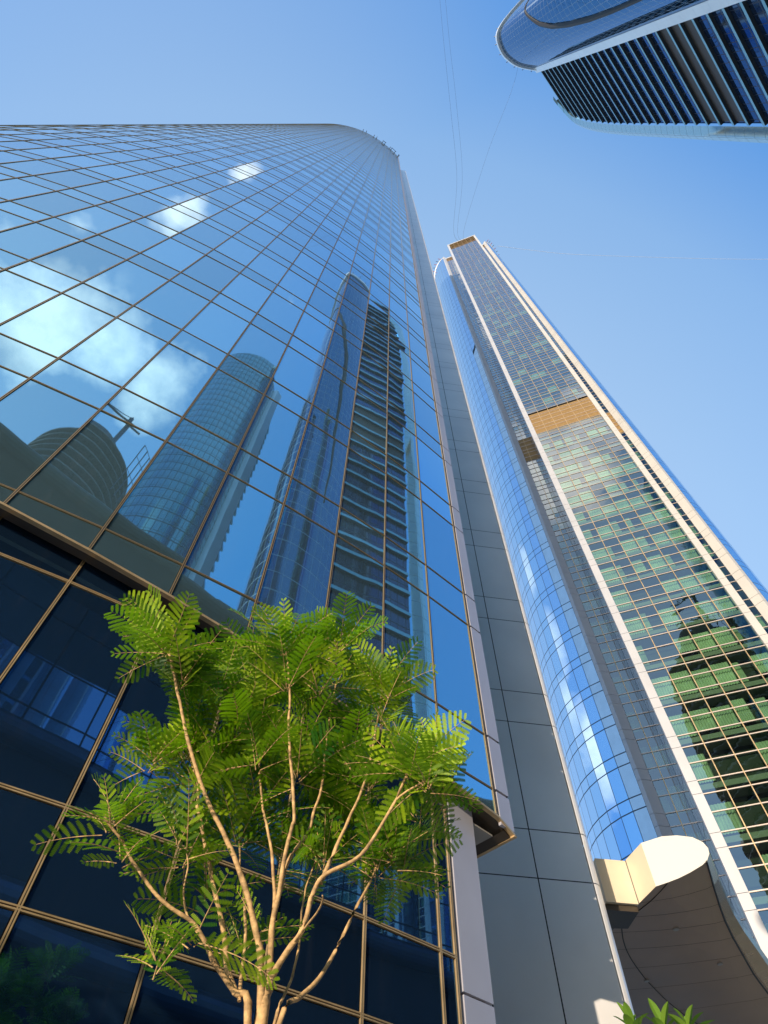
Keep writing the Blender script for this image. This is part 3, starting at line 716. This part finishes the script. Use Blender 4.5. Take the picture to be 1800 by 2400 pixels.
m.obj('soffit', [M['greycan'], M['channel']], can)
A, B = offs(ce, .45), offs(ce, 9.5); m = MB()
for i in range(len(ce) - 1): m.face([(*A[i], ZC + 1.2), (*A[i + 1], ZC + 1.2), (*B[i + 1], ZC + 1.2), (*B[i], ZC + 1.2)])
m.obj('roof', M['concrete'], can)
pav = thing('glass_pavilion', 'blue glass pavilion with rounded grey bands, mirrored in the dark lower glass', 'building', (8, -10, 0))
pw = offs([p for p in ce if p.x > -6.0], 6.6)
m = MB(); m.wall(pw, 22.8, ZC - .05); m.obj('upper_glass_wall', M['bluewall'], pav)
pl = pw
m = MB(); m.wall(pl, 0, 21.6); m.obj('lower_wall', M['channel'], pav)
for zc in (22.2, 14.6, 9.0):
    m = MB(); bullnose(m, offs(pw, -1.2), zc, .6, 1.3); m.obj('rounded_band', M['band'], pav, smooth=True)

# ================================================================== small canopy at lower right
can2 = thing('entrance_canopy', 'curved brown entrance canopy with bright white rounded end at lower right', 'canopy', (5.47, 12.51, 8))
zb = 8.0
prof = [(0, 0), (.24, .035), (.46, .075), (.70, .14), (.97, .235), (1.09, .305), (1.18, .42), (1.20, .53), (1.15, .66), (1.00, .79), (.73, .88), (.44, .915), (0, .86)]
dD = hv(112)
BL = Vector((5.47, 12.51))
m = MB(); m.face([(*(BL + dD * x), zb + z) for x, z in reversed(prof)]); m.obj('white_end', M['canwhite'], can2)
# loft: left edge runs back behind the grey wall, right edge sweeps out
LE = [(5.47, 12.51), (5.30, 13.15), (5.12, 13.75), (4.98, 14.4), (4.85, 15.2), (4.8, 16.2), (4.8, 17.4), (4.9, 19), (5.1, 21), (5.4, 23.5), (6, 26.5)]
RE = [(6.58, 12.06), (7.05, 12.98), (7.45, 13.72), (7.85, 14.42), (8.32, 15.15), (8.86, 15.92), (9.50, 16.85), (10.4, 18.0), (11.7, 19.4), (13.6, 21.2), (16.5, 23.5)]
fr = []
for l, r in zip(LE, RE):
    l = Vector(l); r = Vector(r); L = r - l; fr.append([(*(l + L * (x / 1.2 if k not in () else 0)), zb + z) for k, (x, z) in enumerate(prof)])
ms, mn = MB(), MB()
for f0, f1 in zip(fr[:-1], fr[1:]):
    for k in range(len(prof) - 1):
        g_ = .012
        F0 = [Vector(p) for p in f0]; F1 = [Vector(p) for p in f1]
        if k < 5:
            a, b = F0[k], F0[k + 1]; c, d = F1[k + 1], F1[k]
            ax = (d - a).normalized() * .007; 
            ms.face([a + ax, b + ax, c - ax, d - ax])
        else: mn.face([F0[k], F0[k + 1], F1[k + 1], F1[k]])
ms.obj('soffit', M['soffit'], can2, smooth=False); mn.obj('rounded_edge', M['nose'], can2, smooth=True)
m = MB()
for f0, f1 in zip(fr[:-1], fr[1:]):
    for k in range(5): m.face([(p[0], p[1], p[2] + .012) for p in (f0[k], f0[k + 1], f1[k + 1], f1[k])])
# one long joint across the soffit, and the joint beside the nosing
m.obj('joint_backing', M['channel'], can2)
def on_soffit(t, s):
    i = min(int(t), len(LE) - 2); f = t - i; l = Vector(LE[i]).lerp(Vector(LE[i + 1]), f); r = Vector(RE[i]).lerp(Vector(RE[i + 1]), f); x = s * 1.2
    zq = 0
    for (x0, z0), (x1, z1) in zip(prof[:6], prof[1:7]):
        if x0 <= x <= x1: zq = z0 + (z1 - z0) * (x - x0) / (x1 - x0)
    p = l.lerp(r, s); return Vector((p.x, p.y, zb + zq - .006))
m = MB(); m.tube([on_soffit(2.6 + i * .25, .05 + i * .025) for i in range(26)], .012, 4); m.tube([on_soffit(i * .1, .2 - .19 * i / 24) for i in range(25)], .01, 4)
m.tube([on_soffit(i * .25, .895) for i in range(40)], .02, 4)
m.obj('soffit_joints', M['channel'], can2)
for t_, s_ in ((4.3, .06), (5.6, .35), (5.2, .75), (3.0, .5)):
    p = on_soffit(t_, s_); m = MB(); q = [(p.x + .06 * math.cos(2 * PI * k / 12), p.y + .06 * math.sin(2 * PI * k / 12)) for k in range(12)]
    m.hexa([(*v, p.z - .02) for v in q], [(*v, p.z + .02) for v in q]); m.obj('downlight', M['inset'], can2)
# cream boxed side that meets the tower's flank
m = MB(); l0, l1 = Vector(LE[0]), Vector(LE[1])
m.face([(*l1, zb), (*l0, zb), (*l0, zb + .86), (*l1, zb + .86)])
q = [Vector((5.28, 13.16)), Vector((4.62, 13.08)), Vector((4.62, 13.4)), Vector((5.28, 13.5))]
m.hexa([(*p, zb - .02) for p in q], [(*p, zb + .84) for p in q])
m.obj('boxed_side', M['cream'], can2)
m = MB(); q = [Vector((5.26, 13.22)), Vector((4.5, 13.14)), Vector((4.5, 13.9)), Vector((5.2, 13.9))]; m.hexa([(*p, zb - .14) for p in q], [(*p, zb - .03) for p in q]); m.obj('under_trim', M['bronze'], can2)
m = MB(); T_ = [f[-1] for f in fr]; T2_ = [f[9] for f in fr]
for i in range(len(fr) - 1): m.face([T_[i], T2_[i], T2_[i + 1], T_[i + 1]])
for i in range(1, len(fr) - 1): m.face([(LE[i][0], LE[i][1], zb), (LE[i + 1][0], LE[i + 1][1], zb), (LE[i + 1][0], LE[i + 1][1], zb + .86), (LE[i][0], LE[i][1], zb + .86)])
m.obj('roof', M['concrete'], can2)

# ================================================================== cables in the sky
def cable(name, label, pts, r, mt='cable'):
    P = [Vector(p) for p in pts]; out_ = []
    for i in range(len(P) - 1):
        for s in range(8):
            t = s / 8; p0 = P[max(i - 1, 0)]; p1 = P[i]; p2 = P[i + 1]; p3 = P[min(i + 2, len(P) - 1)]
            out_.append(.5 * ((2 * p1) + (p2 - p0) * t + (2 * p0 - 5 * p1 + 4 * p2 - p3) * t * t + (3 * p1 - p0 - 3 * p2 + p3) * t ** 3))
    out_.append(P[-1]); m = MB(); m.tube(out_, r, 5); tag(m.obj(name, M[mt]), label, 'cable', 'cables strung between the tower roofs')
cable('roof_cable', 'left one of two thin dark cables rising side by side above the pale tower', [(27, 37, 249), (23.2, 33.3, 248), (22.7, 15.3, 246), (18.8, -5.1, 245), (15.2, -23.6, 246), (12.5, -40, 249)], .034)
cable('roof_cable', 'right one of two thin dark cables rising side by side above the pale tower', [(28, 37, 249), (24.6, 33.3, 248), (24.6, 15.3, 246), (20.9, -5.1, 245), (17.0, -23.6, 246), (14.2, -40, 249)], .03)
cable('roof_cable', 'faint cable slanting from the pale tower up across the ribbed tower\'s rounded glass end', [(28, 37, 249), (27.0, 31.7, 248), (32.6, 8.0, 246), (38.4, -9.4, 246), (40.8, -18.1, 251.5), (42.0, -33.3, 252)], .03)
cable('roof_cable', 'pale cable sagging from the pale tower roof towards the right edge of the sky', [(39.2, 37.2, 245), (52.2, 38.4, 245), (69.3, 39.5, 245), (111.9, 39.9, 245), (138.9, 39.8, 246), (170, 39, 247)], .06, 'litcable')

# ================================================================== feathery tree
BR = {
 'c': [(-.47, 2.969, 0.55), (-.45, 2.969, 1.6), (-0.43, 2.969, 2.57), (-0.435, 2.969, 2.628), (-0.421, 2.971, 2.715)],
 'b1': [(-0.421, 2.971, 2.715), (-0.359, 2.944, 2.818), (-0.306, 2.917, 2.882), (-0.271, 2.886, 3.017), (-0.226, 2.857, 3.082), (-0.078, 2.844, 3.16), (0.064, 2.831, 3.376), (0.15, 2.808, 3.571)],
 'b1f': [(0.093, 2.825, 3.43), (0.148, 2.808, 3.468), (0.231, 2.77, 3.499)],
 'b2': [(-0.425, 2.97, 2.70), (-0.44, 2.961, 2.866), (-0.441, 2.955, 2.987), (-0.434, 2.95, 3.158), (-0.421, 2.945, 3.347), (-0.419, 2.939, 3.44), (-0.518, 2.917, 3.94), (-0.543, 2.907, 4.18), (-0.616, 2.889, 4.516)],
 'b3': [(-0.444, 2.957, 3.0), (-0.419, 3.0, 3.211), (-0.357, 3.039, 3.36), (-0.332, 3.072, 3.509), (-0.308, 3.104, 3.714), (-0.313, 3.133, 4.016), (-0.292, 3.165, 4.515), (-0.297, 3.193, 4.834)],
 'b4': [(-0.245, 2.87, 3.05), (-0.202, 2.946, 3.227), (-0.149, 2.997, 3.42), (-0.072, 3.093, 3.712), (-0.01, 3.145, 4.181), (0.013, 3.191, 4.45)],
 'b5': [(-0.47, 2.961, 1.7), (-0.483, 2.961, 2.567), (-0.556, 2.966, 2.672), (-0.614, 2.974, 2.773), (-0.655, 2.984, 2.894), (-0.709, 2.993, 3.012), (-0.788, 2.997, 3.175), (-0.916, 2.994, 3.454), (-0.931, 3.008, 3.502), (-0.976, 3.018, 3.638), (-1.064, 3.021, 3.815)],
 'b6': [(-0.438, 2.968, 2.60), (-0.471, 2.94, 2.783), (-0.514, 2.911, 2.897), (-0.61, 2.873, 3.088), (-0.719, 2.834, 3.246), (-0.845, 2.769, 3.41), (-1.001, 2.721, 3.697), (-1.148, 2.676, 4.017), (-1.232, 2.64, 4.197)],
 'b7': [(-0.553, 2.96, 2.666), (-0.647, 2.912, 2.748), (-0.706, 2.881, 2.816), (-0.764, 2.849, 2.87), (-0.864, 2.81, 2.91), (-0.946, 2.775, 2.959), (-1.056, 2.735, 3.054), (-1.125, 2.702, 3.127), (-1.193, 2.668, 3.177), (-1.218, 2.642, 3.206)],
 'b9': [(-.43, 2.97, 2.0), (-0.365, 2.98, 2.575), (-0.299, 3.033, 2.682), (-0.229, 3.088, 2.774), (-0.157, 3.143, 2.927), (-0.09, 3.197, 3.109), (-0.039, 3.248, 3.227), (0.008, 3.299, 3.382), (0.022, 3.345, 3.515)],
 'b10': [(-0.531, 2.963, 2.64), (-0.571, 3.035, 2.929), (-0.624, 3.116, 3.11), (-0.684, 3.195, 3.282), (-0.74, 3.275, 3.473)],
 'b11': [(-.43, 2.97, 2.1), (-0.382, 2.977, 2.574), (-0.366, 3.047, 2.696), (-0.345, 3.118, 2.814), (-0.345, 3.185, 2.976), (-0.353, 3.251, 3.182), (-0.338, 3.321, 3.328), (-0.31, 3.393, 3.472)],
 'b12': [(-0.448, 2.955, 2.98), (-0.49, 3.01, 3.189), (-0.558, 3.05, 3.407), (-0.606, 3.093, 3.532), (-0.704, 3.128, 3.904), (-0.795, 3.165, 4.263), (-0.883, 3.201, 4.506)],
 'b13': [(-0.717, 2.88, 2.825), (-0.808, 2.897, 2.918), (-0.841, 2.879, 3.001), (-0.849, 2.865, 3.103), (-0.869, 2.849, 3.158)],
 'b14': [(-0.34, 2.934, 2.84), (-0.276, 2.825, 2.864), (-0.225, 2.715, 2.868), (-0.21, 2.599, 2.866)],
}
RAD = {'c': (.050, .030), 'b1': (.027, .010), 'b1f': (.010, .007), 'b2': (.026, .009), 'b3': (.019, .008), 'b4': (.020, .008), 'b5': (.030, .010), 'b6': (.030, .011), 'b7': (.020, .008), 'b9': (.022, .008), 'b10': (.015, .007), 'b11': (.013, .006), 'b12': (.015, .008), 'b13': (.010, .005), 'b14': (.010, .005)}
def spline(P, n):
    P = [Vector(p) for p in P]; o_ = []
    for i in range(len(P) - 1):
        for s in range(n):
            t = s / n; p0 = P[max(i - 1, 0)]; p1 = P[i]; p2 = P[i + 1]; p3 = P[min(i + 2, len(P) - 1)]
            o_.append(.5 * ((2 * p1) + (p2 - p0) * t + (2 * p0 - 5 * p1 + 4 * p2 - p3) * t * t + (3 * p1 - p0 - 3 * p2 + p3) * t ** 3))
    return o_ + [P[-1]]
def frond(mb, base, dirn, up, length, seed, shade, twig):
    """a twice-pinnate leaf: drooping stalk, pairs of side stalks, each fringed by small leaflets"""
    q = random.Random(seed); npair = max(8, int(length / .030)); P = []; d = dirn.normalized(); p = base.copy(); st = length / npair
    for i in range(npair + 1):
        P.append((p.copy(), d.copy())); p = p + d * st; d = (d + Vector((0, 0, -1)) * (.022 + .05 * i / npair)).normalized()
    twig.tube([x for x, _ in P], [.0028 - .0018 * i / npair for i in range(npair + 1)], 4)
    for i in range(1, npair + 1):
        c, dd = P[i]; t = i / npair
        L = length * .30 * (math.sin(PI * (t * .80 + .14)) ** .7) * (.9 + .2 * q.random())
        side = dd.cross(up)
        if side.length < .05: side = dd.cross(Vector((1, 0, 0)))
        side.normalize(); nu = side.cross(dd).normalized()
        for s in (-1, 1):
            pd = (dd * (.50 + .25 * t) + side * s + nu * (.18 + q.gauss(0, .06))).normalized(); nl = max(6, int(L / .0066)); pp = c.copy()
            lw_ = .0055 + .0062 * min(1, L / .10)
            sh = max(0, min(1, shade + q.gauss(0, .16)))
            pl_ = nu - pd * nu.dot(pd); pl_.normalize(); across = pd.cross(pl_).normalized()
            stp = L / nl; e = pd.copy()
            for k in range(nl):
                pp = pp + e * stp; e = (e + Vector((0, 0, -1)) * .018).normalized(); taper = math.sin(PI * (.12 + .80 * k / nl)) ** .5
                for s2 in (-1, 1):
                    tip = pp + (across * s2 + e * .30).normalized() * lw_ * 1.2 * taper - nu * .001
                    mb.face([pp - e * stp * .5, pp - e * stp * .30 + across * s2 * lw_ * .75 * taper, tip, pp + e * stp * .42 + across * s2 * lw_ * .7 * taper, pp + e * stp * .45], sh=sh)
def cluster(mb, tw, c, n, length, seed, axis=Vector((0, 0, 1)), spread=1.0, shade=.5, ring_=None):
    q = random.Random(seed)
    for i in range(n):
        a = 2 * PI * (i + q.random() * .7) / n * 1.618; w_ = q.random(); el = R(10 + 30 * q.random()) if w_ < .42 else (R(42 + 35 * q.random()) if w_ < .74 else R(-32 + 38 * q.random()))
        d = Vector((math.cos(a) * math.cos(el), math.sin(a) * math.cos(el), math.sin(el)))
        d = (d * spread + axis * .30).normalized(); b = c + d * .02 - axis * (.10 * q.random())
        frond(mb, b, d, Vector((q.gauss(0, .5), q.gauss(0, .5), 1)).normalized(), length * (.62 + .48 * q.random()), q.random(), shade * (.15 + 1.15 * q.random() ** 1.3), tw)
def build_tree(loc, label, group=None, extra=(), ends=None, detail=1.0):
    t = thing('feathery_tree', label, 'tree', loc, group)
    off = Vector(loc) - Vector((-.47, 2.969, .0))
    m = MB()
    for k, pts in BR.items():
        r0, r1 = RAD[k][0] * .54, RAD[k][1] * .62; S = [p + off for p in spline(pts, 5)]; n = len(S)
        S = [p + Vector((noise.noise(p * 9) * .006, noise.noise(p * 9 + Vector((7, 1, 3))) * .006, 0)) if 0 < i < n - 1 else p for i, p in enumerate(S)]
        rad = [(r0 + (r1 - r0) * (i / (n - 1)) ** .8) * (1 + .10 * (i % 4 == 2)) for i in range(n)]
        if k == 'c': m.tube(S, rad, 9); m.obj('trunk', M['bark'], t, smooth=True)
        else:
            mm = MB(); mm.tube(S, rad, 8); mm.obj('branch', M['bark'], t, smooth=True)
    mb, tw = MB(), MB()
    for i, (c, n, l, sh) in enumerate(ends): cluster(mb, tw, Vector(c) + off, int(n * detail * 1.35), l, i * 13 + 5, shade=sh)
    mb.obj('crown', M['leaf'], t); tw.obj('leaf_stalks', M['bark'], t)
    return t
ENDS = [((-1.24, 2.63, 4.22), 20, .40, .75), ((-1.12, 2.70, 4.05), 9, .36, .55),  # last value of each cluster: upper ones coloured as sunlit, lower as shaded
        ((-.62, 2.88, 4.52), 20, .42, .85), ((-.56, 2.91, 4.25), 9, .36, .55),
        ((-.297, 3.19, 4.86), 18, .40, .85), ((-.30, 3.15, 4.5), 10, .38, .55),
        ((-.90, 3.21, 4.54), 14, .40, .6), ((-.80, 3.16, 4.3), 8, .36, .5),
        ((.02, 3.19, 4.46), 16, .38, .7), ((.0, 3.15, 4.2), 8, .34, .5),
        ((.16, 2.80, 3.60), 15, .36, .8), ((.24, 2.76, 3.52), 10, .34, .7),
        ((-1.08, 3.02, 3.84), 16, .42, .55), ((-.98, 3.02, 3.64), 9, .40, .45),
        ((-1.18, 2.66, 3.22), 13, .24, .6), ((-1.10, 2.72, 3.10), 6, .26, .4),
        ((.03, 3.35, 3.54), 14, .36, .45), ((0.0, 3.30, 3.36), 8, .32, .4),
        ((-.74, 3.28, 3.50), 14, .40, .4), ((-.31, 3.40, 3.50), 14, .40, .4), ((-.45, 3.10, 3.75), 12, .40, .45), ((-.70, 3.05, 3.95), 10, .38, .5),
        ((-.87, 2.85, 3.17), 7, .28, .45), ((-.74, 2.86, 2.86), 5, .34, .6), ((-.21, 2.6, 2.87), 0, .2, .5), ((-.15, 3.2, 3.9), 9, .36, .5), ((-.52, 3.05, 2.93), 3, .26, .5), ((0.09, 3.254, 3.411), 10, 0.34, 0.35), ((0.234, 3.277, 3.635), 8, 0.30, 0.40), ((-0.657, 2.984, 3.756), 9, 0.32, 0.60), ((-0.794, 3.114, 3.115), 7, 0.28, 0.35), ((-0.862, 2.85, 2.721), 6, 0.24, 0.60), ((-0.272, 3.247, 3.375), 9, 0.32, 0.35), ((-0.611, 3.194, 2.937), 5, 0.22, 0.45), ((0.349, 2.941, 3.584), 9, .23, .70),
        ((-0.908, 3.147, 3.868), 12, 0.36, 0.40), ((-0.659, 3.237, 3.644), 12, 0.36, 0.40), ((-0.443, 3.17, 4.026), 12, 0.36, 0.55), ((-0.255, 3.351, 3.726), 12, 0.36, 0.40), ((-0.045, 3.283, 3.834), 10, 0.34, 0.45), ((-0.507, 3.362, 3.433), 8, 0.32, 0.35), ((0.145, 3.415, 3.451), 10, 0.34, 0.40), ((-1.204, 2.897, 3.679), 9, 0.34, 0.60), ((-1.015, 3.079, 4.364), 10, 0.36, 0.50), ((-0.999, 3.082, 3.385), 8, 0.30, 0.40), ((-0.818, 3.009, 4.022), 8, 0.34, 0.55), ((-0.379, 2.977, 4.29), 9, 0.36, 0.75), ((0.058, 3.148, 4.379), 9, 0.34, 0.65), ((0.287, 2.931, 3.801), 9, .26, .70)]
build_tree((-.47, 2.969, 0), 'multi-stemmed feathery green tree in the sun, large in front of the glass tower', ends=ENDS)
build_tree((-4.45, 1.75, -.1), 'feathery tree at the left, only its mirror image showing in the dark podium glass', ends=ENDS, detail=.65)
# planters under the trees
for (x, y, lb) in ((-.47, 2.969, 'low stone planter at the foot of the big feathery tree'), (-4.45, 1.75, 'low stone planter by the mirrored tree at the left')):
    t = thing('planter', lb, 'planter', (x, y, 0)); m = MB(); n = 24
    o_ = [(x + .55 * math.cos(2 * PI * k / n), y + .55 * math.sin(2 * PI * k / n)) for k in range(n)]; i_ = [(x + .45 * math.cos(2 * PI * k / n), y + .45 * math.sin(2 * PI * k / n)) for k in range(n)]
    for k in range(n):
        j = (k + 1) % n
        m.face([(*o_[k], 0), (*o_[j], 0), (*o_[j], .55), (*o_[k], .55)]); m.face([(*o_[k], .55), (*o_[j], .55), (*i_[j], .55), (*i_[k], .55)]); m.face([(*i_[j], .4), (*i_[k], .4), (*i_[k], .55), (*i_[j], .55)])
    m.obj('rim', M['planter'], t); m = MB(); m.face([(*p, .48) for p in i_]); m.obj('soil', M['soil'], t)

# ================================================================== glossy-leaved shrub at the lower right
sh_ = thing('glossy_shrub', 'small shrub with upright glossy yellow-green leaves at the bottom edge by the grey wall', 'shrub', (1.52, 3.95, 0))
m = MB(); tips = [(1.36, 3.98, 2.93), (1.50, 3.92, 2.91), (1.62, 3.90, 2.91), (1.43, 4.05, 2.88), (1.56, 4.0, 2.88)]
for tp in tips: m.tube(spline([(1.5, 3.95, 0), (1.49 + (tp[0] - 1.5) * .5, 3.95, 1.6), tp], 6), [.022 - .016 * i / 12 for i in range(13)], 6)
m.obj('stem', M['bark'], sh_, smooth=True)
m = MB(); q = random.Random(3)
for ti, tp in enumerate(tips):
    for i in range(10 if ti < 3 else 6):
        a = 2 * PI * i * .382 + q.random(); el = R(15 + 60 * (i / 10)); L = .11 + .05 * q.random(); d = Vector((math.cos(a) * math.cos(el), math.sin(a) * math.cos(el), math.sin(el)))
        s = d.cross(Vector((0, 0, 1))).normalized(); u = s.cross(d); p = Vector(tp) - Vector((0, 0, .06 * (1 - i / 10))); pv = None; sh = q.random()
        for k in range(9):
            t_ = k / 8; c = p + d * (L * t_) - Vector((0, 0, .03)) * t_ * t_ + u * 0; wdt = .023 * math.sin(PI * min(1, t_ * .93 + .05)) ** .8
            row = (c - s * wdt + u * wdt * .35, c, c + s * wdt + u * wdt * .35)
            if pv: m.face([pv[0], pv[1], row[1], row[0]], sh=sh); m.face([pv[1], pv[2], row[2], row[1]], sh=sh)
            pv = row
m.obj('leaves', M['leaf2'], sh_, smooth=True)
SC.cycles.max_bounces = 8; SC.cycles.transparent_max_bounces = 12; SC.cycles.glossy_bounces = 5
